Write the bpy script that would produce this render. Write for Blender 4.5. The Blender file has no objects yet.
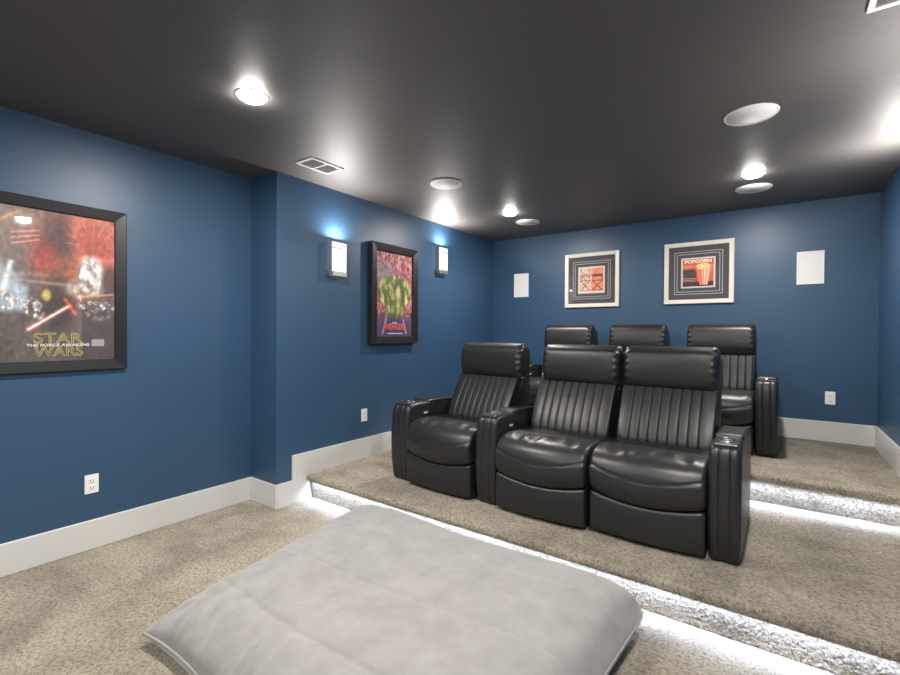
import bpy, bmesh, math, random
import numpy as np
from mathutils import Vector, Matrix, noise
random.seed(4)
sc = bpy.context.scene
C = bpy.context.collection
PI = math.pi

# ------------------------------------------------------------------ camera, world, exposure
FPX, YAW, ROLL, PITCH, HCAM = 456.57, .624, .006, -.011, 1.4
cd = bpy.data.cameras.new('camera'); cam = bpy.data.objects.new('camera', cd); C.objects.link(cam)
cd.sensor_fit = 'HORIZONTAL'; cd.sensor_width = 36; cd.lens = FPX/900*36; cd.clip_start = .02
right = Vector((math.cos(YAW), math.sin(YAW), 0)); fwd = Vector((-math.sin(YAW), math.cos(YAW), 0)); up = Vector((0, 0, 1))
f2 = fwd*math.cos(PITCH)+up*math.sin(PITCH); u2 = up*math.cos(PITCH)-fwd*math.sin(PITCH)
r3 = right*math.cos(ROLL)+u2*math.sin(ROLL); u3 = u2*math.cos(ROLL)-right*math.sin(ROLL)
M = Matrix((r3, u3, -f2)).transposed().to_4x4(); M.translation = Vector((0, 0, HCAM)); cam.matrix_world = M
sc.camera = cam
w = bpy.data.worlds.new('world'); sc.world = w; w.use_nodes = True
w.node_tree.nodes['Background'].inputs[0].default_value = (.5, .55, .6, 1)
w.node_tree.nodes['Background'].inputs[1].default_value = .02
vs = sc.view_settings; vs.view_transform = 'Standard'; vs.look = 'None'; vs.gamma = 1; vs.use_curve_mapping = False
vs.exposure = 0.0
DOWN_W, SCONCE_W, LED_W = 36, 11.0, 15.5

# room measures (metres)
XL, XL2, YR, YB, XR, CZ, H1, H2, YF = -3.563, -3.209, 2.119, 5.476, .714, 2.658, .203, .409, -2.3
Y1, Y1R, Y2, Y2R, BB = 2.392, 2.448, 3.879, 3.945, .187

def area(name, loc, size, power, color, rot=(0, 0, 0), size_y=None, shape='DISK', spread=PI, parent=None):
    l = bpy.data.lights.new(name, 'AREA'); l.shape = shape; l.size = size
    if size_y: l.size_y = size_y
    l.energy = power; l.color = color; l.spread = spread
    o = bpy.data.objects.new(name, l); C.objects.link(o); o.location = loc; o.rotation_euler = rot
    if parent: o.parent = parent
    return o

# ------------------------------------------------------------------ materials
def mat(name, col=(.5, .5, .5), rough=.5, metal=0, spec=.5, emit=None, es=0, coat=0):
    m = bpy.data.materials.new(name); m.use_nodes = True; b = m.node_tree.nodes['Principled BSDF']
    b.inputs['Base Color'].default_value = (*col, 1); b.inputs['Roughness'].default_value = rough
    b.inputs['Metallic'].default_value = metal; b.inputs['Specular IOR Level'].default_value = spec
    b.inputs['Coat Weight'].default_value = coat
    if emit: b.inputs['Emission Color'].default_value = (*emit, 1); b.inputs['Emission Strength'].default_value = es
    return m
def nn(m, t, **k):
    n = m.node_tree.nodes.new(t)
    for a, v in k.items(): setattr(n, a, v)
    return n
def lk(m, a, b): m.node_tree.links.new(a, b)
def noise_node(m, scale, detail=3, rough=.6, vec=None):
    n = nn(m, 'ShaderNodeTexNoise'); n.inputs['Scale'].default_value = scale; n.inputs['Detail'].default_value = detail
    n.inputs['Roughness'].default_value = rough
    if vec is None:
        t = nn(m, 'ShaderNodeTexCoord'); vec = t.outputs['Object']
    lk(m, vec, n.inputs['Vector']); return n
def add_bump(m, src, strength, dist, prev=None):
    b = nn(m, 'ShaderNodeBump'); b.inputs['Strength'].default_value = strength; b.inputs['Distance'].default_value = dist
    lk(m, src, b.inputs['Height'])
    if prev: lk(m, prev.outputs[0], b.inputs['Normal'])
    lk(m, b.outputs[0], m.node_tree.nodes['Principled BSDF'].inputs['Normal']); return b
def ramp(m, src, stops):
    r = nn(m, 'ShaderNodeValToRGB'); e = r.color_ramp.elements
    while len(e) < len(stops): e.new(.5)
    for x, (p, c) in zip(e, stops): x.position = p; x.color = (*c, 1)
    lk(m, src, r.inputs[0]); return r
def mixc(m, fac, a, b, mode='MIX'):
    n = nn(m, 'ShaderNodeMix', data_type='RGBA', blend_type=mode)
    for s, v in ((n.inputs[0], fac), (n.inputs[6], a), (n.inputs[7], b)):
        if hasattr(v, 'is_linked'): lk(m, v, s)
        elif isinstance(v, (int, float)): s.default_value = v
        else: s.default_value = (*v, 1)
    return n.outputs[2]

M_wall = mat('blue_wall_paint', (.030, .078, .152), .42, spec=.5)
n = noise_node(M_wall, 260, 3); add_bump(M_wall, n.outputs[0], .12, .002)
M_ceil = mat('dark_ceiling_paint', (.078, .073, .069), .56, spec=1.0)
n = noise_node(M_ceil, 150, 3); n2 = noise_node(M_ceil, 3.0, 3)
b1 = add_bump(M_ceil, n.outputs[0], .15, .002); add_bump(M_ceil, n2.outputs[0], .10, .03, b1)
M_trim = mat('white_trim_paint', (.66, .655, .64), .35)
M_carpet = mat('taupe_carpet', (.3, .25, .2), .95, spec=.1)
a = noise_node(M_carpet, 240, 4, .7); c = noise_node(M_carpet, 58, 4, .75); d = noise_node(M_carpet, 3.2, 3, .55)
r1 = ramp(M_carpet, a.outputs[0], [(.30, (.24, .20, .15)), (.5, (.64, .565, .45)), (.7, (.88, .81, .68))])
r2 = ramp(M_carpet, c.outputs[0], [(.34, (.42, .39, .36)), (.55, (1, 1, 1)), (.8, (1.0, 1.0, 1.0))])
r3_ = ramp(M_carpet, d.outputs[0], [(.38, (.68, .67, .66)), (.62, (1.0, 1.0, 1.0))])
o1 = mixc(M_carpet, 1.0, r1.outputs[0], r2.outputs[0], 'MULTIPLY'); o2 = mixc(M_carpet, 1.0, o1, r3_.outputs[0], 'MULTIPLY')
lk(M_carpet, o2, M_carpet.node_tree.nodes['Principled BSDF'].inputs['Base Color'])
b1 = add_bump(M_carpet, a.outputs[0], .9, .008); add_bump(M_carpet, c.outputs[0], 1.0, .016, b1)
M_carpet.node_tree.nodes['Principled BSDF'].inputs['Sheen Weight'].default_value = .15

M_leather = mat('black_leather', (.016, .016, .017), .38, spec=.6)
v = nn(M_leather, 'ShaderNodeTexVoronoi'); v.inputs['Scale'].default_value = 420
t = nn(M_leather, 'ShaderNodeTexCoord'); lk(M_leather, t.outputs['Object'], v.inputs['Vector'])
b1 = add_bump(M_leather, v.outputs[0], .12, .001); n = noise_node(M_leather, 16, 3, .6); add_bump(M_leather, n.outputs[0], .05, .012, b1)
M_shell = mat('dark_leather_panel', (.011, .011, .012), .5)
M_chrome = mat('polished_black_chrome', (.42, .42, .44), .18, 1)
M_cup = mat('dark_cup_plate', (.16, .16, .17), .28, .9)
M_button = mat('pale_button', (.7, .72, .75), .4)
M_plush = mat('pale_grey_plush', (.31, .29, .28), .9, spec=.15)
M_plush.node_tree.nodes['Principled BSDF'].inputs['Sheen Weight'].default_value = .4
n = noise_node(M_plush, 500, 3); b1 = add_bump(M_plush, n.outputs[0], .3, .002); n = noise_node(M_plush, 9, 4, .6); add_bump(M_plush, n.outputs[0], .35, .02, b1)
r_ = ramp(M_plush, n.outputs[0], [(.3, (.26, .25, .243)), (.7, (.325, .315, .305))]); lk(M_plush, r_.outputs[0], M_plush.node_tree.nodes['Principled BSDF'].inputs['Base Color'])
M_piping = mat('pale_plush_piping', (.34, .33, .32), .85, spec=.15)
M_white = mat('white_plastic', (.85, .85, .84), .4)
M_slot = mat('dark_slot', (.08, .08, .08), .6)
M_grille = mat('white_speaker_grille', (.77, .77, .75), .6)
v = nn(M_grille, 'ShaderNodeTexVoronoi'); v.inputs['Scale'].default_value = 260
t = nn(M_grille, 'ShaderNodeTexCoord'); lk(M_grille, t.outputs['Object'], v.inputs['Vector']); add_bump(M_grille, v.outputs[0], .4, .002)
M_vent = mat('white_vent_metal', (.75, .75, .73), .4)
M_ventin = mat('shadowed_duct', (.34, .34, .33), .8)
M_nickel = mat('brushed_nickel', (.55, .55, .53), .35, .9)
M_blackframe = mat('black_satin_frame', (.014, .014, .016), .38, spec=.35)
M_creamframe = mat('cream_lacquer_frame', (.74, .70, .62), .35)
M_matboard = mat('charcoal_mat_board', (.075, .073, .078), .8)
M_matline = mat('pale_mat_bevel', (.50, .50, .52), .7)
M_lamp = mat('downlight_diffuser', (.9, .9, .88), .4, emit=(1, .96, .90), es=230)
M_shade = mat('frosted_lit_glass', (.9, .9, .88), .4, emit=(1, .98, .95), es=1.5)
M_led = mat('led_strip_diffuser', (.9, .9, .9), .4, emit=(.70, .80, 1), es=8)
M_gold = mat('gold_ink', (.48, .42, .16), .6)
M_inkwhite = mat('white_ink', (.8, .78, .76), .6)
M_inkred = mat('red_ink', (.66, .12, .12), .6)
def mglass():
    m = bpy.data.materials.new('picture_glass'); m.use_nodes = True; nt = m.node_tree; nt.nodes.clear()
    o = nt.nodes.new('ShaderNodeOutputMaterial'); mx = nt.nodes.new('ShaderNodeMixShader'); tr = nt.nodes.new('ShaderNodeBsdfTransparent')
    gl = nt.nodes.new('ShaderNodeBsdfGlossy'); gl.inputs['Roughness'].default_value = .03
    fr = nt.nodes.new('ShaderNodeFresnel'); fr.inputs[0].default_value = 1.5
    ge = nt.nodes.new('ShaderNodeNewGeometry'); iv = nt.nodes.new('ShaderNodeMath'); iv.operation = 'SUBTRACT'; iv.inputs[0].default_value = 1; mu = nt.nodes.new('ShaderNodeMath'); mu.operation = 'MULTIPLY'
    nt.links.new(ge.outputs['Backfacing'], iv.inputs[1]); nt.links.new(fr.outputs[0], mu.inputs[0]); nt.links.new(iv.outputs[0], mu.inputs[1])
    nt.links.new(mu.outputs[0], mx.inputs[0]); nt.links.new(tr.outputs[0], mx.inputs[1]); nt.links.new(gl.outputs[0], mx.inputs[2]); nt.links.new(mx.outputs[0], o.inputs[0])
    return m
M_glass = mglass()
def mprint():
    m = mat('printed_art', (1, 1, 1), .55); n = nn(m, 'ShaderNodeAttribute'); n.attribute_name = 'ink'
    lk(m, n.outputs['Color'], m.node_tree.nodes['Principled BSDF'].inputs['Base Color']); return m
M_print = mprint()

# ------------------------------------------------------------------ helpers
def obj(name, bm, m, parent=None, smooth=False, loc=None):
    bmesh.ops.recalc_face_normals(bm, faces=bm.faces)
    me = bpy.data.meshes.new(name); bm.to_mesh(me); bm.free(); me.materials.append(m)
    if smooth: me.polygons.foreach_set('use_smooth', [True]*len(me.polygons))
    o = bpy.data.objects.new(name, me); C.objects.link(o)
    if parent: o.parent = parent
    if loc: o.location = loc
    return o
def thing(name, label, cat, loc=(0, 0, 0), rotz=0, group=None):
    o = bpy.data.objects.new(name, None); C.objects.link(o); o.location = loc; o.rotation_euler = (0, 0, rotz)
    o.empty_display_size = .1
    return tag(o, label, cat, group)
def tag(o, label, cat, group=None):
    o['label'] = label; o['category'] = cat
    if group: o['group'] = group
    return o
def struct(name, bm, m, label=None, smooth=False):
    o = obj(name, bm, m, smooth=smooth); o['kind'] = 'structure'; 
    if label: o['label'] = label
    return o
def box(bm, x0, x1, y0, y1, z0, z1, bev=0, seg=2):
    vs_ = [bm.verts.new((x, y, z)) for x in (x0, x1) for y in (y0, y1) for z in (z0, z1)]
    fs = [(0, 1, 3, 2), (4, 6, 7, 5), (0, 4, 5, 1), (2, 3, 7, 6), (0, 2, 6, 4), (1, 5, 7, 3)]
    F = [bm.faces.new([vs_[i] for i in f]) for f in fs]
    if bev:
        E_ = list({e for f in F for e in f.edges})
        bmesh.ops.bevel(bm, geom=E_, offset=bev, segments=seg, profile=.5, affect='EDGES', clamp_overlap=True)
    return bm
def B(*a, **k):
    bm = bmesh.new(); return box(bm, *a, **k)
def prism(bm, poly, axis, a, b):
    def P(u, v, t): return {'x': (t, u, v), 'y': (u, t, v), 'z': (u, v, t)}[axis]
    A_ = [bm.verts.new(P(u, v, a)) for u, v in poly]; B_ = [bm.verts.new(P(u, v, b)) for u, v in poly]
    n = len(poly)
    for i in range(n): bm.faces.new((A_[i], A_[(i+1) % n], B_[(i+1) % n], B_[i]))
    bm.faces.new(A_); bm.faces.new(B_[::-1]); return bm
def lathe(bm, prof, n=40, c=(0, 0, 0)):
    rings = []
    for r, z in prof:
        if r < 1e-6: rings.append([bm.verts.new((c[0], c[1], c[2]+z))])
        else: rings.append([bm.verts.new((c[0]+r*math.cos(2*PI*i/n), c[1]+r*math.sin(2*PI*i/n), c[2]+z)) for i in range(n)])
    for a, b in zip(rings, rings[1:]):
        for i in range(n):
            j = (i+1) % n
            if len(a) == 1 and len(b) == 1: continue
            if len(a) == 1: bm.faces.new((a[0], b[i], b[j]))
            elif len(b) == 1: bm.faces.new((a[i], a[j], b[0]))
            else: bm.faces.new((a[i], a[j], b[j], b[i]))
    return bm
def tube(bm, pts, r, n=8, closed=False):
    pts = [Vector(p) for p in pts]; rings = []; m = len(pts)
    for i, p in enumerate(pts):
        a = pts[(i-1) % m] if closed or i else p; b = pts[(i+1) % m] if closed or i < m-1 else p
        d = (b-a).normalized(); s = d.cross(Vector((0, 0, 1)))
        if s.length < 1e-4: s = Vector((1, 0, 0))
        s.normalize(); t_ = d.cross(s)
        rings.append([bm.verts.new(p+s*r*math.cos(2*PI*k/n)+t_*r*math.sin(2*PI*k/n)) for k in range(n)])
    for i in range(m if closed else m-1):
        a, b = rings[i], rings[(i+1) % m]
        for k in range(n): bm.faces.new((a[k], a[(k+1) % n], b[(k+1) % n], b[k]))
    if not closed: bm.faces.new(rings[0]); bm.faces.new(rings[-1][::-1])
    return bm
def crom(P, N):                        # closed smooth curve through control points, N even samples
    P = np.array(P, float); n = len(P); out = []
    for i in range(n):
        p0, p1, p2, p3 = P[i-1], P[i], P[(i+1) % n], P[(i+2) % n]
        for k in range(16):
            t = k/16; out.append(.5*((2*p1)+(-p0+p2)*t+(2*p0-5*p1+4*p2-p3)*t*t+(-p0+3*p1-3*p2+p3)*t**3))
    out = np.array(out+[out[0]]); s = np.r_[0, np.cumsum(np.linalg.norm(np.diff(out, axis=0), axis=1))]
    q = np.linspace(0, s[-1], N, endpoint=False)
    return np.c_[np.interp(q, s, out[:, 0]), np.interp(q, s, out[:, 1])]
def loft(xs, fn, cap=True):            # fn(x) -> array of (y,z); rings joined along x
    bm = bmesh.new(); rings = []
    for x in xs: rings.append([bm.verts.new((x if len(p) == 2 else p[2], p[0], p[1])) for p in fn(x)])
    for a, b in zip(rings, rings[1:]):
        n = len(a)
        for i in range(n): bm.faces.new((a[i], a[(i+1) % n], b[(i+1) % n], b[i]))
    for r in (rings[0], rings[-1][::-1]):
        c_ = sum((v_.co for v_ in r), Vector())/len(r); vc = bm.verts.new(c_)
        for i in range(len(r)): bm.faces.new((r[i], r[(i+1) % len(r)], vc))
    return bm
def stations(hw, r, inner, k=6):       # x positions with dense rounded ends
    e = [hw-r+r*math.sin(PI/2*i/k) for i in range(1, k+1)]
    inn = [x for x in inner if abs(x) < hw-r+1e-6]
    return [-x for x in e[::-1]]+sorted(set([-(hw-r)]+inn+[hw-r]))+e
def endinset(x, hw, r):
    d = abs(x)-(hw-r)
    return 0 if d <= 0 else r*(1-math.sqrt(max(0, 1-(d/r)**2)))
def shrink(P, ins, keep=.86):
    if ins <= 0: return P
    c = (P.max(0)+P.min(0))/2; h = (P.max(0)-P.min(0))/2
    return c+(P-c)*(1-np.minimum(ins/h, .9)) if True else P

# ------------------------------------------------------------------ room shell
T = .12
bm = bmesh.new(); prism(bm, [(XL, YF), (XL-T, YF), (XL-T, YB), (XL2, YB), (XL2, YR), (XL, YR)], 'z', -.1, CZ+.1)
struct('wall_left', bm, M_wall)
struct('wall_back', B(XL-T, XR+T, YB, YB+T, -.1, CZ+.1), M_wall)
struct('wall_right', B(XR, XR+T, YF-T, YB, -.1, CZ+.1), M_wall)
struct('wall_front', B(XL-T, XR, YF-T, YF, -.1, CZ+.1), M_wall)
struct('ceiling', B(XL-T, XR+T, YF-T, YB+T, CZ, CZ+.12), M_ceil)
struct('floor', B(XL-T, XR+T, YF-T, YB+T, -.12, 0), M_carpet)
def tier(name, yl, yr, z0, z1):        # carpeted tier: riser, bull nose, tread
    prof = [(YB, z0), (yr+.03, z0)]
    n = 26
    for i in range(n+1): prof.append((yr, z0+(z1-.045-z0)*i/n))
    prof += [(yr-.02, z1-.044), (yl+.032, z1-.044)]
    for k in range(1, 8):
        a_ = -PI/2-PI*k/8; prof.append((yl+.029+.029*math.cos(a_), z1-.029+.029*math.sin(a_)))
    prof += [(yl+.03, z1)]+[(yl+.05+.02*i, z1) for i in range(4)]+[(YB, z1)]
    bm = bmesh.new(); NX = 900; rings = []
    for i in range(NX+1):
        x = XL2+(XR-XL2)*i/NX; ring = []
        for j, (y, z) in enumerate(prof):
            f = (.0028 if j < 28 else .006) if 2 <= j < len(prof)-1 else 0
            dy = noise.noise((x*95, y*95, z*95))*f+noise.noise((x*9, y*9, z*9))*f*.15+random.uniform(-.55, .55)*f
            dz = noise.noise((x*95+9, y*95, z*95))*f*.5
            ring.append(bm.verts.new((x, y+dy, z+dz if 2 < j else z)))
        rings.append(ring)
    for a, b in zip(rings, rings[1:]):
        for j in range(len(a)): k = (j+1) % len(a); bm.faces.new((a[j], a[k], b[k], b[j]))
    bm.faces.new(rings[0]); bm.faces.new(rings[-1][::-1])
    return struct(name, bm, M_carpet, smooth=True)
tier('floor', Y1, Y1R, 0, H1)
tier('floor', Y2, Y2R, H1, H2)
# baseboards
t_ = .016
bm = bmesh.new()
box(bm, XL, XL+t_, YF, YR-t_, 0, BB, .003, 1); box(bm, XL, XL2+t_, YR-t_, YR, 0, BB, .003, 1)
J = 2.26
prism(bm, [(YR, 0), (YR, BB), (J, BB), (J, H1+BB), (3.80, H1+BB), (3.80, H2+BB), (YB, H2+BB), (YB, H2), (Y2, H2-.01), (Y2, H1), (Y1+.02, H1-.01), (Y1R, 0)], 'x', XL2, XL2+t_)
struct('baseboard_left', bm, M_trim)
struct('baseboard_back', B(XL2, XR, YB-t_, YB, H2, H2+BB, .003, 1), M_trim)
bm = bmesh.new()
prism(bm, [(YF, 0), (YF, BB), (J, BB), (J, H1+BB), (3.75, H1+BB), (3.75, H2+BB), (YB, H2+BB), (YB, H2), (Y2, H2-.01), (Y2, H1), (Y1+.02, H1-.01), (Y1R, 0)], 'x', XR-t_, XR)
struct('baseboard_right', bm, M_trim)
struct('baseboard_front', B(XL, XR, YF, YF+t_, 0, BB, .003, 1), M_trim)

# ------------------------------------------------------------------ recliners
def arm_mesh(wd):
    hw = wd/2; ctrl = [(.03, .0), (.004, .06), (-.012, .22), (-.012, .42), (.002, .56), (.025, .606), (.09, .619), (.24, .620), (.45, .606), (.70, .592), (.80, .55), (.84, .40), (.84, .03), (.80, 0), (.40, 0), (.12, 0)]
    P0 = crom(ctrl, 130)
    seams = [-wd/6, wd/6]
    inner = [s+d for s in seams for d in (-.016, -.006, -.002, 0, .002, .006, .016)]+[0]
    def fn(x):
        P = shrink(P0.copy(), endinset(x, hw, .03)*.8)
        g = max(math.exp(-((x-s)/.0022)**2) for s in seams)
        m = (P[:, 0] < .06) & (P[:, 1] > .01)
        P[m, 0] += .006*g
        P[:, 1] = np.maximum(P[:, 1], 0.0)
        return P
    bm = loft(stations(hw, .03, inner), fn)
    for v_ in bm.verts:              # sides belly out at mid height, narrow at the foot
        v_.co.x *= .945+.05*math.sin(PI*min(1, max(0, v_.co.z/.66)))
    return bm
def make_recliner(label, group, loc, ws, arms, wa, rot=0, lean=0.0, taper=0.0, hz=0.0, hx=0.0, hwid=0.0):
    t = thing('recliner', label, 'recliner', loc, rot, group); hw = ws/2
    # base body
    rot = math.radians(rot); t.rotation_euler = (0, 0, rot)
    obj('base', B(-hw+.008, hw-.008, .07, .86, .03, .40, .01), M_shell, t)
    for sx in (-1, 1):
        for y in (.12, .80): obj('foot', B(sx*(hw-.06)-.02, sx*(hw-.06)+.02, y-.02, y+.02, 0, .035, .003), M_shell, t)
    # footrest panel
    xs = stations(hw-.006, .018, list(np.linspace(-hw+.03, hw-.03, 17)), 4)
    def fr(x):
        u = x/hw; y0 = -.004-.026*(1-u*u); zt = .258-.036*(1-u*u)
        P = crom([(y0+.012, .022), (y0, .035), (y0-.006, .12), (y0-.002, zt-.02), (y0+.012, zt), (y0+.05, zt-.004), (.09, zt-.01), (.09, .03), (.05, .02)], 56)
        return shrink(P, endinset(x, hw-.006, .018)*.8)
    obj('footrest', loft(xs, fr), M_leather, t, True)
    # seat cushion
    xs = stations(hw-.003, .024, list(np.linspace(-hw+.03, hw-.03, 35)), 7)
    def st(x):
        u = x/hw; q = 1-u*u; y0 = -.012-.034*q; zb = .266-.040*q; s = .005*q
        P = crom([(y0+.035, zb), (y0+.008, zb+.012), (y0-.012, zb+.06), (y0-.016, zb+.12), (y0-.002, .415+s), (y0+.03, .462+s), (y0+.09, .494+s), (y0+.20, .504+s),
                  (.30, .495+s*.5), (.46, .485), (.56, .47), (.58, .40), (.45, .33), (.20, .30), (.08, zb+.01)], 170)
        zs = .425-.055*q
        m = P[:, 0] < .06
        P[m, 0] += .007*np.exp(-((P[m, 1]-zs)/.004)**2)
        # pulled pleats across the front half of the top
        top = (P[:, 1] > .46) & (P[:, 0] < .34)
        yy = P[top, 0]
        wv = .0065*math.sin(u*16+1)*np.exp(-((yy-.10-.05*math.sin(u*5))/.05)**2)*(abs(u) < .85)
        P[top, 1] += wv-.005*np.exp(-((yy-.20-.02*u)/.008)**2)
        return shrink(P, endinset(x, hw-.003, .024)*.9)
    obj('seat', loft(xs, st), M_leather, t, True)
    # channelled backrest
    sp = .06
    inner = []
    for k in range(-5, 5):
        g = sp/2+k*sp
        inner += [g-.012, g-.005, g-.002, g, g+.002, g+.005, g+.012, g+.03]
    hb = hw-.020
    L = lean
    def bk(x):
        P = crom([(.52, .42), (.475, .47), (.485+L*.15, .56), (.52+L*.45, .68), (.56+L*.75, .79), (.595+L, .88), (.62+L, .98), (.68+L, 1.0), (.72+L, .9), (.70, .45), (.66, .40)], 90)
        k = round((x-sp/2)/sp); d = abs(x-(sp/2+k*sp))
        g = .8*math.exp(-(d/.0026)**2)+.14*math.exp(-(d/.010)**2)
        if abs(sp/2+k*sp) > .29: g = 0
        m = (P[:, 0] < .65+L) & (P[:, 1] > .46)
        P[m, 0] += .010*g
        P = shrink(P, endinset(x, hb, .03)*.9)
        return P
    obj('backrest', loft(stations(hb, .03, inner, 5), bk), M_leather, t, True)
    # head pillow
    hh = hw-.015+hwid
    H0 = crom([(.565, .825), (.535, .885), (.535, .98), (.552, 1.065), (.60, 1.102), (.66, 1.106), (.71, 1.075), (.73, .98), (.71, .87), (.64, .815)], 64)+np.array([L, hz])
    hc = H0.mean(0)
    def hd(x):
        P = H0.copy(); e = hh-abs(x)
        th = np.arctan2(P[:, 1]-hc[1], P[:, 0]-hc[0])
        wr = .0055*np.sin(th*13+3*math.copysign(1, x))*math.exp(-((e-.018)/.022)**2)+.0006*np.sin(th*3+x*11)
        P = hc+(P-hc)*(1+wr/.1)[:, None]*(1+.012*math.cos(x/hh*PI/2))
        return shrink(P, endinset(x, hh, .045)*.95)
    obj('headrest', loft(stations(hh, .045, list(np.linspace(-hh+.05, hh-.05, 21)), 9), hd), M_leather, t, True, (hx, 0, 0))
    # outer back shell
    S0 = crom([(.64+L, .95), (.655+L, 1.03+hz), (.69+L, 1.058+hz), (.74+L, 1.045+hz), (.775+L, .98), (.84+L*.4, .60), (.88, .20), (.87, .06), (.80, .04), (.70, .05), (.66, .20), (.64, .45), (.62, .60), (.64+L, .80)], 70)
    obj('back_shell', loft(stations(hw-.016, .025, [-.15, 0, .15], 5), lambda x: shrink(S0.copy(), endinset(x, hw-.016, .025))), M_leather, t, True)
    def tap(bm, side):
        for v_ in bm.verts: v_.co.x = side*wa/-2+(v_.co.x+side*wa/2)*(1-taper*max(0, v_.co.y)/.84)
        return bm
    for side in arms:
        cx = side*(hw+wa/2)
        am = obj('armrest', tap(arm_mesh(wa), side), M_leather, t, True, (cx, .02, 0))
        # padded console lid
        pd = crom([(.25, .600), (.25, .622), (.27, .632), (.40, .630), (.60, .618), (.70, .605), (.72, .590), (.70, .580), (.5, .585), (.35, .592)], 50)
        obj('armrest_pad', tap(loft(stations(wa/2-.008, .02, [0], 5), lambda x: shrink(pd.copy(), endinset(x, wa/2-.008, .02)*.6)), side), M_leather, am, True)
        bm = B(-wa/2+.022, wa/2-.022, .030, .215, .610, .624, .005)
        for v_ in bm.verts: v_.co.z += (v_.co.y-.12)*.02
        ch = obj('cup_holder', bm, M_cup, am)
        bm = bmesh.new(); lathe(bm, [(.030, -.01), (.030, .004), (.034, .008), (.041, .008), (.045, .003), (.045, -.01)], 32, (0, .125, .622))
        obj('cup_ring', bm, M_chrome, ch, True)
        bm = bmesh.new(); lathe(bm, [(0, -.001), (.031, -.001), (.031, .002), (0, .002)], 28, (0, .125, .622)); obj('cup_well', bm, M_slot, ch, True)
        s = -side
        for k in range(3):
            obj('control_button', B(s*wa/2*1.0-.003, s*wa/2*1.0+.003, .185+k*.016, .195+k*.016, .525, .540, .002), M_button, am)
    return t
FW, FA = .628, .175
G1, G2 = 'black recliners in the front row', 'black recliners in the back row'
make_recliner('black leather recliner at the left end of the front row, nearest the left wall', G1, (-2.066, 2.712, H1), FW, (-1,), .198, -3.0, .11, 0, 0, .022, .012)
make_recliner('black leather recliner in the middle of the front row, striped arm on its left', G1, (-1.243, 2.695, H1), FW, (-1,), FA, -.3, .10, .40, 0, .022, -.004)
make_recliner('black leather recliner at the right end of the front row, nearest the camera', G1, (-.611, 2.725, H1), FW, (1,), FA-.02, -.3, .10)
BW, BA = .592, .160
by = 4.44
x0 = -.155-BW/2
make_recliner('black leather recliner at the right end of the back row, right arm fully in view', G2, (x0, by, H2), BW, (-1, 1), BA, hz=-.022)
make_recliner('black leather recliner in the middle of the back row, only its headrest showing', G2, (x0-BW-BA, by, H2), BW, (-1,), BA, hz=-.022)
make_recliner('black leather recliner at the left end of the back row, partly behind the front row', G2, (x0-2*(BW+BA), by, H2), BW, (-1,), BA, hz=-.022)

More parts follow.
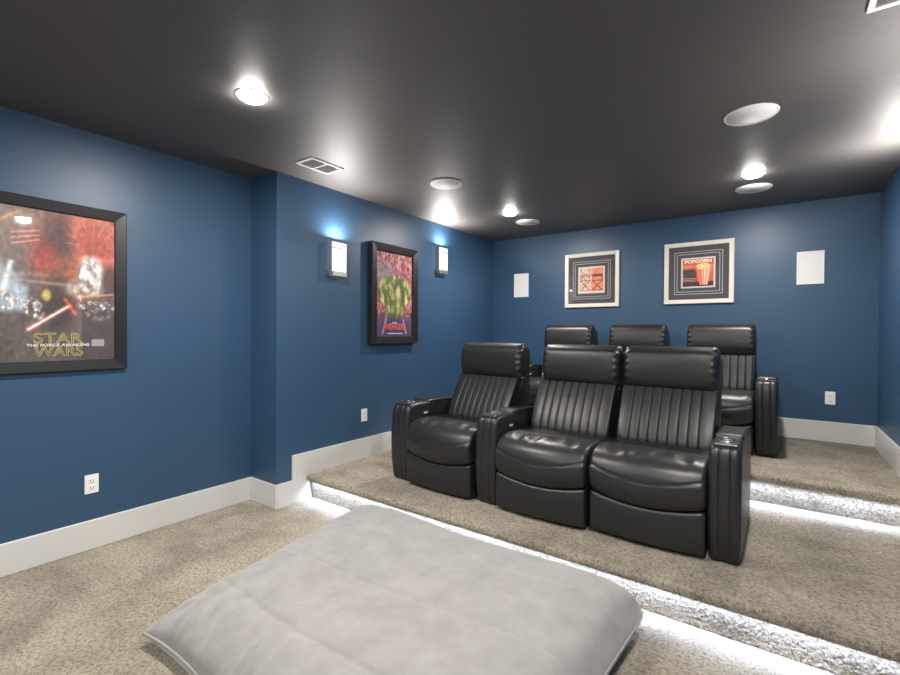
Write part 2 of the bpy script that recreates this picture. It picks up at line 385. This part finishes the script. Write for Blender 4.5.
# ------------------------------------------------------------------ floor cushion
def cushion():
    t = thing('floor_cushion', 'huge pale grey plush floor cushion lying on the carpet against the lowest step', 'cushion', (0, 0, 0))
    # corner points (x,y): left-front, left-back, right-back, right-front
    c = [Vector((-2.27, .84, .06)), Vector((-2.44, 2.35, .11)), Vector((-.455, 2.29, .085)), Vector((-.52, .70, .07))]
    N = 150
    def pt(u, v):                      # u along x 0..1, v along y 0..1
        p = (c[0]*(1-u)+c[3]*u)*(1-v)+(c[1]*(1-u)+c[2]*u)*v
        a, b = 2*u-1, 2*v-1
        # edges pull inward between the corners
        p = p.copy(); p.x -= .055*a*abs(a)**3*(1-b**4)*1; p.y -= .06*b*abs(b)**3*(1-a**4)
        if a > 0: q_ = (abs(a)*abs(b))**7; p.x -= .045*q_; p.y -= .05*q_*b; p.z += .02*q_*(b > 0)
        return p, a, b
    def wr(p, a, b):
        e = max(abs(a), abs(b)); k = max(0, (e-.55)/.45)
        s = 0
        along, across = (p.y, p.x) if abs(a) > abs(b) else (p.x, p.y)
        fr = max(0, -b)**2*(1 if abs(b) >= abs(a) else .5); cn = max(0, 1-math.hypot(a+1, b+1)/.7)
        am = .10+.9*max(fr, cn)
        s += am*(.030*k*(1-k)*4*noise.noise((along*13, across*2.5, 1.3))+.016*k*noise.noise((along*34, across*5, 4.3)))
        s += .010*noise.noise((p.x*2.2, p.y*3.5, 5))
        s += .020*noise.noise((p.x*1.1+.4*p.y, p.y*1.6, 8))
        for ys, w_ in ((1.15, .014), (1.52, .010), (1.92, .008)):
            yy = ys+.10*math.sin(p.x*1.7+ys)-.04*(p.x+1.3); s -= w_*math.exp(-((p.y-yy)/.012)**2)*(1-e**4)
        s -= .018*math.exp(-((p.x+p.y*.55+1.42)/.03)**2)*math.exp(-((p.y-.95)/.16)**2)
        return s
    bm = bmesh.new(); V = {}
    for i in range(N+1):
        for j in range(N+1):
            p, a, b = pt(i/N, j/N)
            ex = 4.4+4.5*max(0, a); d = ((1-abs(a)**ex)*(1-abs(b)**(ex if b > 0 else 4.4)))**.5
            z = p.z+.205*d+wr(p, a, b)*min(1, d*2.5)
            V[i, j, 1] = bm.verts.new((p.x, p.y, z))
            if i in (0, N) or j in (0, N): V[i, j, 0] = V[i, j, 1]
            else:
                d2 = ((1-abs(a)**6)*(1-abs(b)**6))**.5
                V[i, j, 0] = bm.verts.new((p.x, p.y, max(.004, p.z-.16*min(1, d2*1.0))))
    for i in range(N):
        for j in range(N):
            for s in (0, 1): 
                q = [V[i, j, s], V[i+1, j, s], V[i+1, j+1, s], V[i, j+1, s]]
                if len(set(q)) == 4: bm.faces.new(q if s else q[::-1])
    obj('cover', bm, M_plush, t, True)
    pts = [pt(i/60, 0)[0] for i in range(60)]+[pt(1, i/60)[0] for i in range(60)]+[pt(1-i/60, 1)[0] for i in range(60)]+[pt(0, 1-i/60)[0] for i in range(60)]
    bm = bmesh.new(); tube(bm, pts, .0065, 8, True); obj('piping', bm, M_piping, t, True)
cushion()

# ------------------------------------------------------------------ pictures
def lin(c): return tuple(((x/255+.055)/1.055)**2.4 if x/255 > .04045 else x/255/12.92 for x in c)
def art(name, wd, ht, fn, nx, ny, parent, y=0, gain=1.0):
    """flat print in the local xz plane facing -y; fn(u,v)->sRGB 0..255"""
    bm = bmesh.new(); V = [[bm.verts.new((-wd/2+wd*i/nx, y, -ht/2+ht*j/ny)) for i in range(nx+1)] for j in range(ny+1)]
    for j in range(ny):
        for i in range(nx): bm.faces.new((V[j][i], V[j][i+1], V[j+1][i+1], V[j+1][i]))
    me = bpy.data.meshes.new(name); bm.to_mesh(me); bm.free(); me.materials.append(M_print)
    at = me.color_attributes.new('ink', 'FLOAT_COLOR', 'POINT')
    buf = []
    for v_ in me.vertices:
        c = fn((v_.co.x+wd/2)/wd, (v_.co.z+ht/2)/ht); buf += [*lin([max(0, min(255, k*gain)) for k in c]), 1]
    at.data.foreach_set('color', buf)
    o = bpy.data.objects.new(name, me); C.objects.link(o); o.parent = parent; return o
def N2(u, v, s, k=0): return noise.noise((u*s, v*s, k))
def fbm(u, v, s, k=0): return N2(u, v, s, k)+.5*N2(u, v, s*2.1, k+3)+.25*N2(u, v, s*4.3, k+7)
def mx(a, b, t): t = max(0, min(1, t)); return tuple(x*(1-t)+y*t for x, y in zip(a, b))
def sst(e0, e1, x): t = max(0, min(1, (x-e0)/(e1-e0))); return t*t*(3-2*t)
def blob(u, v, cu, cv, ru, rv, soft=.25, ang=0):
    du, dv = u-cu, v-cv; ca, sa = math.cos(ang), math.sin(ang); du, dv = du*ca+dv*sa, -du*sa+dv*ca
    return 1-sst(1-soft, 1+soft, math.hypot(du/ru, dv/rv))
def streak(u, v, a, b, w_, asp=1.5):
    ax, ay = a[0], a[1]*asp; bx, by_ = b[0], b[1]*asp; px, py = u, v*asp
    t = max(0, min(1, ((px-ax)*(bx-ax)+(py-ay)*(by_-ay))/((bx-ax)**2+(by_-ay)**2)))
    return math.exp(-((math.hypot(px-ax-t*(bx-ax), py-ay-t*(by_-ay)))/w_)**2)
def art_space(u, v):
    c = mx((92, 80, 78), (84, 76, 74), sst(.5, 0, v)+.2*fbm(u, v, 4))
    c = mx(c, (150, 132, 124), blob(u, v, .08, .98, .5, .30, .6)*.6)
    c = mx(c, (158, 76, 64), blob(u, v, .80, .80, .42, .26, .7)*.95)
    c = mx(c, (216, 132, 104), (blob(u, v, .82, .83, .26, .17, .3)-blob(u, v, .82, .83, .20, .13, .3))*.55)
    c = mx(c, (66, 52, 56), blob(u, v, .50, .72, .14, .26, .5)*.8)
    c = mx(c, (160, 66, 60), blob(u, v, .38, .68, .10, .12, .7)*.7)
    for k in range(3): c = mx(c, (224, 160, 138), streak(u, v, (.14, .76+.035*k), (.34, .80+.03*k), .010)*.7)
    c = mx(c, (214, 150, 100), streak(u, v, (0, .88), (.2, .97), .014)*.6)
    tri = sst(.30, .24, u+.25*abs(v-.5))*sst(.30, .36, v)*sst(.74, .60, v+.7*u)
    c = mx(c, (168, 186, 202), tri*(.75+.3*fbm(u, v, 9, 2)))
    c = mx(c, (224, 232, 238), streak(u, v, (.05, .42), (.13, .64), .022)*.9)
    c = mx(c, (170, 150, 140), sst(.03, 0, abs(v-.565-.02*u))*.4*sst(.6, .5, u))
    c = mx(c, (222, 120, 74), blob(u, v, .56, .52, .16, .16, .7)*.55)
    c = mx(c, (52, 46, 46), blob(u, v, .50, .40, .13, .20, .5)*.85)
    g = .5+.9*fbm(u, v, 16, 9)
    c = mx((c), mx((226, 222, 220), (120, 112, 112), g), blob(u, v, .78, .60, .12, .13, .25))
    c = mx(c, mx((212, 206, 198), (120, 104, 96), g), blob(u, v, .72, .50, .17, .06, .4)*.8)
    c = mx(c, (60, 46, 48), blob(u, v, .95, .55, .07, .12, .5)*.7)
    for k in range(9): c = mx(c, (226, 150, 118), streak(u, v, (.80+.13*math.cos(k*.39), .80+.085*math.sin(k*.39)), (.80+.24*math.cos(k*.39), .80+.16*math.sin(k*.39)), .006)*.35)
    c = mx(c, (200, 150, 126), streak(u, v, (.66, .44), (1.0, .47), .010)*.7)
    c = mx(c, (150, 160, 172), streak(u, v, (0, .535), (.62, .515), .016)*.45)
    cr = sst(.02, -.02, abs(v-.37+.16*abs(u-.5)*0-.03*math.sin(u*13))-.06)
    sp = sst(-.05, .12, fbm(u, v, 20, 4))
    c = mx(c, mx((222, 218, 218), (118, 112, 116), .5+fbm(u, v, 34, 6)), cr*sp*(sst(.40, .34, u)+sst(.64, .68, u)))
    c = mx(c, (196, 176, 96), blob(u, v, .40, .44, .035, .04, .4)*.8)
    c = mx(c, (236, 150, 140), streak(u, v, (.26, .215), (.585, .375), .020)*.85)
    c = mx(c, (252, 226, 220), streak(u, v, (.26, .215), (.585, .375), .008))
    c = mx(c, (214, 90, 76), streak(u, v, (.55, .42), (.64, .32), .014)*.8)
    k_ = 1+.16*fbm(u, v, 26, 12)+.10*fbm(u, v, 7, 15); c = tuple(q*k_ for q in c)
    if u > .70 and v < .36: c = mx(c, (58, 52, 54), .55)
    if .78 < u < .90 and .10 < v < .145: c = (140, 138, 134)
    return c
def art_green(u, v):
    c = mx((132, 62, 70), (196, 120, 126), .5+1.1*fbm(u, v, 9, 1)); c = mx(c, (78, 44, 54), sst(.1, .5, fbm(u, v, 14, 5)))
    c = mx(c, (226, 176, 170), sst(.25, .6, fbm(u, v, 22, 8))*.8)
    c = mx(c, (118, 116, 122), blob(u, v, .22, .74, .28, .12, .5)*.7)
    c = mx(c, (66, 56, 88), sst(.30, .18, v)*.8)
    wv = .24+.22*sst(.28, .52, v) if v < .56 else .46*math.sqrt(max(0, 1-((v-.56)/.165)**2))
    hill = sst(wv+.025, wv-.025, abs(u-.5))*sst(.19, .25, v)*sst(.74, .71, v)
    s = .45+1.2*fbm(u*1.3, v, 7, 3)-.5*abs(math.sin((u-.5)*9))*.5
    c = mx(c, mx((84, 88, 44), (196, 194, 130), s), hill)
    c = mx(c, (70, 74, 34), hill*streak(u, v, (.5, .2), (.5, .66), .02)*.6)
    c = mx(c, (62, 54, 84), blob(u, v, .5, .10, .36, .12, .3)*.9)
    c = mx(c, (206, 180, 214), max(streak(u, v, (.18, .04), (.26, .20), .022), streak(u, v, (.82, .04), (.74, .20), .022))*.7)
    if .30 < u < .72 and .030 < v < .040 and int(u*60) % 4: c = (226, 220, 220)
    return c
def art_seats(u, v):
    d = u > .5
    c = (206, 188, 172) if not d else (222, 116, 84)
    if v < .08 or u < .05 or u > .95 or v > .94: return (222, 206, 196)
    c = mx(c, (240, 214, 196) if not d else (236, 150, 120), .5+fbm(u, v, 10, 1))
    for cx_, ink in ((.27, (120, 74, 62)), (.73, (84, 40, 36))):
        du = u-cx_
        if abs(du) < .19:
            if .62 < v < .72: c = mx(c, ink, .95 if cx_ > .5 else .45)
            if .46 < v < .50: c = mx(c, ink, .95)
            if abs(abs(du)-.17) < .012 and .46 < v < .72: c = mx(c, ink, .9)
            if .12 < v < .46 and min(abs(du-(v-.29)), abs(du+(v-.29))) < .022: c = mx(c, ink, .95)
            if .10 < v < .13: c = mx(c, ink, .9)
    if not d: c = mx(c, (196, 110, 84), sst(.0, .4, fbm(u, v, 13, 6))*.8)
    return c
def art_popcorn(u, v):
    if v < .05 or u < .05 or u > .95 or v > .95: return (214, 206, 206)
    c = mx((222, 110, 70), (206, 84, 62), .5+fbm(u, v, 5, 2))
    c = mx(c, (236, 170, 130), sst(.64, .70, v)*sst(.76, .72, v)*.5)
    if v < .62 and u < .46: c = mx((92, 64, 62), (70, 50, 52), .5+fbm(u, v, 9, 2))
    if v < .20: c = (64, 48, 50)
    if u < .44 and (.25 < v < .27 or .30 < v < .325 or .20 < v < .215): c = (214, 150, 130)
    # striped carton
    lo, hi = .60-.14+.0, .92
    tt = (v-.09)/.55
    if 0 < tt < 1:
        l = .55-.13*tt; r = .78+.11*tt
        if l < u < r:
            k = (u-l)/(r-l); c = (246, 216, 190) if int(k*9) % 2 else (236, 132, 96)
            if k < .40: c = mx(c, (214, 84, 52), .6)
    f = blob(u, v, .655, .70, .21, .10, .15)
    c = mx(c, mx((250, 236, 180), (222, 178, 96), .5+1.3*fbm(u, v, 26, 4)), f)
    return c
def text(name, body, m, size, loc, parent, wd=None, depth=.001, bold=.0, outline=0):
    cu = bpy.data.curves.new(name, 'FONT'); cu.body = body; cu.size = size; cu.align_x = 'CENTER'; cu.align_y = 'CENTER'; cu.extrude = depth; cu.offset = bold
    if outline: cu.fill_mode = 'NONE'; cu.extrude = 0; cu.bevel_depth = outline; cu.bevel_resolution = 0; cu.offset = 0
    to = bpy.data.objects.new(name+'_src', cu); C.objects.link(to)
    dg = bpy.context.evaluated_depsgraph_get(); me = bpy.data.meshes.new_from_object(to.evaluated_get(dg))
    bpy.data.objects.remove(to); bpy.data.curves.remove(cu)
    o = bpy.data.objects.new(name, me); C.objects.link(o); me.materials.clear(); me.materials.append(m)
    xs = [v_.co.x for v_ in me.vertices]; k = wd/(max(xs)-min(xs)) if wd else 1
    cx_ = (max(xs)+min(xs))/2
    for v_ in me.vertices:
        x, y, z = v_.co; v_.co = ((x-cx_)*k, -z, y)
    o.location = loc; o.parent = parent; return o
def frame_mesh(wd, ht, fw, d0, d1, bev=.004, lip=0):
    bm = bmesh.new(); W, Hh = wd/2, ht/2; w_, h_ = W-fw, Hh-fw
    # mitred moulding, front at y=-d1, inner lip set back
    prof = [(0, 0), (0, -d1+bev), (bev, -d1), (fw-bev, -d1+lip), (fw, -d1+lip+bev), (fw, 0)]
    rings = []
    for sx, sz in ((-1, -1), (1, -1), (1, 1), (-1, 1)):
        rings.append([bm.verts.new((sx*(W-p), y, sz*(Hh-p))) for p, y in prof])
    for i in range(4):
        a, b = rings[i], rings[(i+1) % 4]
        for k in range(len(prof)-1): bm.faces.new((a[k], a[k+1], b[k+1], b[k]))
    for i in range(4):
        a, b = rings[i], rings[(i+1) % 4]; bm.faces.new((a[-1], a[0], b[0], b[-1]))
    return bm
def pane(wd, ht, y, parent):
    obj('glass_pane', B(-wd/2, wd/2, y, y+.0015, -ht/2, ht/2), M_glass, parent)
# framed posters on the left wall: local -y faces +x  => rotate +90 about z
ty0, ty1 = .512, 1.215
W_, H_ = ty1-ty0, 1.03
t = thing('framed_poster', 'wide black framed red and gold space adventure movie poster at left edge', 'poster', (XL, (ty0+ty1)/2, 1.662), PI/2)
obj('frame', frame_mesh(W_, H_, .066, 0, .032, .005, .008), M_blackframe, t)
obj('backing', B(-W_/2+.02, W_/2-.02, -.010, -.001, -H_/2+.02, H_/2-.02), M_shell, t)
aw, ah = W_-.128, H_-.128
p = art('poster_print', aw, ah, art_space, 150, 230, t, -.0125, 1.12)  # gain lifts the print colours to carry the haze of reflections in the glass
text('lettering', 'STAR', M_gold, .088, (.0, -.0135, -ah/2+.137), p, .235, .0006, .003, .0022)
text('lettering', 'WARS', M_gold, .088, (.0, -.0135, -ah/2+.058), p, .235, .0006, .003, .0022)
text('lettering', 'THE FORCE AWAKENS', M_inkwhite, .022, (.0, -.0148, -ah/2+.098), p, .30, .0004, .0005)
pane(W_-.12, H_-.12, -.019, t)
# second poster: deep light-box frame
ty0, ty1 = 3.06, 3.75
W_, H_ = .68, .985
t = thing('framed_poster', 'black framed green and red superhero movie poster between the two wall sconces', 'poster', (XL2, 3.435, 1.778), PI/2)
obj('frame', frame_mesh(W_, H_, .075, 0, .070, .006, .010), M_blackframe, t)
obj('backing', B(-W_/2+.02, W_/2-.02, -.040, -.001, -H_/2+.02, H_/2-.02), M_shell, t)
p = art('poster_print', W_-.145, H_-.145, art_green, 110, 190, t, -.043, 1.1)
text('lettering', 'AVENGERS', M_inkred, .085, (.0, -.0445, -.325), p, .34, .0006, .003)
text('lettering', 'MARVEL', M_inkwhite, .02, (.0, -.0445, -.285), p, .07, .0004, .0005)
pane(W_-.14, H_-.14, -.052, t)
# two cream framed prints on the back wall (local -y already faces the room)
def small_pic(label, x, z, fn, letter=None):
    t = thing('framed_print', label, 'picture', (x, YB, z), 0, 'cream framed prints on the back wall')
    W_ = .655
    obj('frame', frame_mesh(W_, W_, .045, 0, .030, .004, .004), M_creamframe, t)
    obj('mat_board', B(-W_/2+.02, W_/2-.02, -.012, -.001, -W_/2+.02, W_/2-.02), M_matboard, t)
    for s in (.455, .405):
        obj('mat_line', frame_mesh(s, s, .006, 0, .0135, .0005), M_matline, t)
    p = art('print', .322, .322, fn, 90, 90, t, -.0145)
    if letter: text('lettering', letter, M_inkwhite, .046, (.0, -.0155, .118), p, .25, .0005, .002)
    pane(W_-.08, W_-.08, -.019, t)
small_pic('cream framed print of two folding director chairs, left of the pair on back wall', -1.840, 2.043, art_seats)
small_pic('cream framed popcorn print, right of the pair on the back wall', -.702, 2.050, art_popcorn, 'POPCORN')

# ------------------------------------------------------------------ wall fittings
def outlet(label, loc, rot, zc=None):
    t = thing('wall_outlet', label, 'outlet', loc, rot, 'white wall outlets')
    obj('cover_plate', B(-.037, .037, -.006, 0, -.06, .06, .002), M_white, t)
    for s in (-1, 1):
        r = obj('receptacle', B(-.017, .017, -.009, -.005, s*.021-.015, s*.021+.015, .002), M_white, t)
        bm = bmesh.new(); box(bm, -.009, -.006, -.0095, -.0085, s*.021-.004, s*.021+.008); box(bm, .006, .009, -.0095, -.0085, s*.021-.004, s*.021+.006)
        box(bm, -.0025, .0025, -.0095, -.0085, s*.021-.012, s*.021-.007); obj('slots', bm, M_slot, r)
outlet('white wall outlet low on left wall, under the space poster', (XL, 1.027, .417), PI/2)
outlet('white wall outlet above the raised baseboard, left of the front recliners', (XL2, 3.058, .607), PI/2)
outlet('white wall outlet on the back wall, near the right corner', (.392, YB, .815), 0)
def wall_speaker(label, x, wd):
    t = thing('wall_speaker', label, 'speaker', (x, YB, 2.03), 0, 'white wall speakers on the back wall')
    obj('speaker_frame', frame_mesh(wd, .31, .007, 0, .010, .002), M_white, t)
    obj('grille', B(-wd/2+.006, wd/2-.006, -.008, -.001, -.149, .149, .002), M_grille, t)
wall_speaker('narrow white wall speaker in the left corner of the back wall', -2.780, .21)
wall_speaker('white wall speaker on the right of the back wall, past the popcorn print', .234, .205)

def sconce(label, x, y, z, rot, group='lit wall sconces'):
    t = thing('wall_sconce', label, 'sconce', (x, y, z), rot, group)
    hw_, hh_ = .080, .149
    obj('back_plate', B(-hw_*.7, hw_*.7, -.012, 0, -hh_-.014, hh_-.01, .002), M_nickel, t)
    obj('glass_shade', B(-hw_+.004, hw_-.004, -.062, -.012, -hh_+.045, hh_, .006), M_shade, t, True)
    obj('bottom_cap', B(-hw_, hw_, -.068, -.010, -hh_, -hh_+.046, .004), M_nickel, t)
    obj('trim_band', B(-hw_-.001, hw_+.001, -.066, -.034, hh_-.056, hh_-.043, .001), M_nickel, t)
    for s in (-1, 1): obj('side_rail', B(s*(hw_+.001)-.003, s*(hw_+.001)+.003, -.058, -.020, -hh_+.04, hh_+.004, .001), M_nickel, t)
    area('sconce_lamp', (0, -.060, hh_+.008), .12, SCONCE_W, (1, .95, .90), (PI+.5, 0, 0), .04, 'RECTANGLE', PI, t)
sconce('lit white glass wall sconce left of the superhero poster', XL2, 2.70, 2.035, PI/2)
sconce('lit white glass wall sconce right of the superhero poster, nearer the back corner', XL2, 4.24, 2.225, PI/2)
sconce('lit wall sconce on the right wall, just outside the right edge near the back corner', XR, 4.06, 2.20, -PI/2)
sconce('lit wall sconce on the right wall beside the front row, outside the frame', XR, 2.70, 2.035, -PI/2)

# ------------------------------------------------------------------ ceiling fittings
def downlight(label, x, y, k=1.0, group='round recessed ceiling lights'):
    t = thing('recessed_light', label, 'ceiling light', (x, y, CZ), 0, group)
    bm = bmesh.new(); lathe(bm, [(.062, 0), (.084, 0), (.083, -.002), (.072, -.003), (.064, -.002)], 40); obj('trim_ring', bm, M_white, t, True)
    bm = bmesh.new(); lathe(bm, [(.066, -.002), (.062, -.014), (.046, -.023), (.024, -.028), (0, -.030)], 40); obj('lens', bm, M_lamp, t, True)
    area('downlight_lamp', (0, 0, -.033), .10, DOWN_W*k, (1, .95, .88), (0, 0, 0), None, 'DISK', PI, t)
downlight('lit round recessed ceiling light at upper left, above the floor cushion', -2.30, 1.37, 1.1)
downlight('small lit round recessed ceiling light near the back left corner', -2.304, 4.265, .75)
downlight('lit round recessed ceiling light on the right, in front of the back speaker', -.178, 4.305, .75)
downlight('lit recessed ceiling light out of frame above the camera', -.178, 1.37, 1.0)
downlight('added unseen ceiling light behind the camera, left side', -2.30, -1.0, 1.3)  # extra light source added behind the camera, never in view
downlight('added unseen ceiling light behind the camera, right side', -.178, -1.0, 1.3)  # its pair on the right, likewise added for extra light
def ceiling_speaker(label, x, y, r):
    t = thing('ceiling_speaker', label, 'speaker', (x, y, CZ), 0, 'round white ceiling speakers')
    bm = bmesh.new(); lathe(bm, [(r-.010, 0), (r, 0), (r, -.004), (r-.004, -.008), (r-.010, -.006)], 56); obj('speaker_ring', bm, M_white, t, True)
    bm = bmesh.new(); lathe(bm, [(r-.009, -.001), (r-.009, -.0055), (0, -.006)], 56); obj('grille', bm, M_grille, t, True)
ceiling_speaker('round white ceiling speaker, largest in view, at upper right', -.143, 3.135, .135)
ceiling_speaker('round white ceiling speaker at centre, above the left front recliner', -2.302, 3.125, .135)
ceiling_speaker('small round white ceiling speaker by the back left recessed light', -2.325, 4.725, .135)
ceiling_speaker('round white ceiling speaker right behind the right recessed light', -.190, 4.72, .135)
def vent(label, x, y):
    t = thing('ceiling_vent', label, 'vent', (x, y, CZ), 0, 'white ceiling vents')
    W_, L_ = .098, .150
    bm = bmesh.new()
    for a in ((-W_, -W_+.022, -L_, L_), (W_-.022, W_, -L_, L_), (-W_+.021, W_-.021, -L_, -L_+.022), (-W_+.021, W_-.021, L_-.022, L_), (-W_+.021, W_-.021, -.008, .008)):
        box(bm, *a, -.009, 0, .001, 1)
    obj('vent_frame', bm, M_vent, t)
    obj('backing', B(-W_+.015, W_-.015, -L_+.015, L_-.015, -.003, -.001), M_ventin, t)
    bm = bmesh.new()
    for s in (-1, 1):
        for k in range(9):
            yy = s*.068-.056+.014*k
            q = [bm.verts.new((xx, yy+dy, zz)) for xx in (-W_+.02, W_-.02) for dy, zz in ((0, -.0085), (.010, -.003), (.0115, -.0035), (.0015, -.009))]
            for f in ((0, 1, 2, 3), (7, 6, 5, 4), (0, 4, 5, 1), (1, 5, 6, 2), (2, 6, 7, 3), (3, 7, 4, 0)): bm.faces.new([q[i] for i in f])
    obj('louvres', bm, M_vent, t)
vent('white two panel ceiling vent near the left wall', -2.832, 2.238)
vent('white ceiling vent cut off by the top right corner', .360, 2.247)

# ------------------------------------------------------------------ LED strips under the step noses
def led(label, x0, x1, y, z):
    t = thing('light_strip', label, 'light strip', ((x0+x1)/2, y, z), 0, 'cool white light strips under the steps')
    L_ = (x1-x0)/2
    obj('channel', B(-L_, L_, -.008, .008, -.004, .004), M_white, t)
    obj('diffuser', B(-L_+.002, L_-.002, -.006, .006, -.007, -.0035), M_led, t)
    area('strip_lamp', (0, 0, -.0085), 2*L_-.01, LED_W, (.60, .72, 1), (math.radians(-14), 0, 0), .010, 'RECTANGLE', 2.0, t)
led('cool white light strip under the nose of the lowest step', XL2+t_+.003, XR-t_-.003, Y1+.040, H1-.0478)
led('cool white light strip under the nose of the upper step', XL2+t_+.003, XR-.075, Y2+.045, H2-.0478)
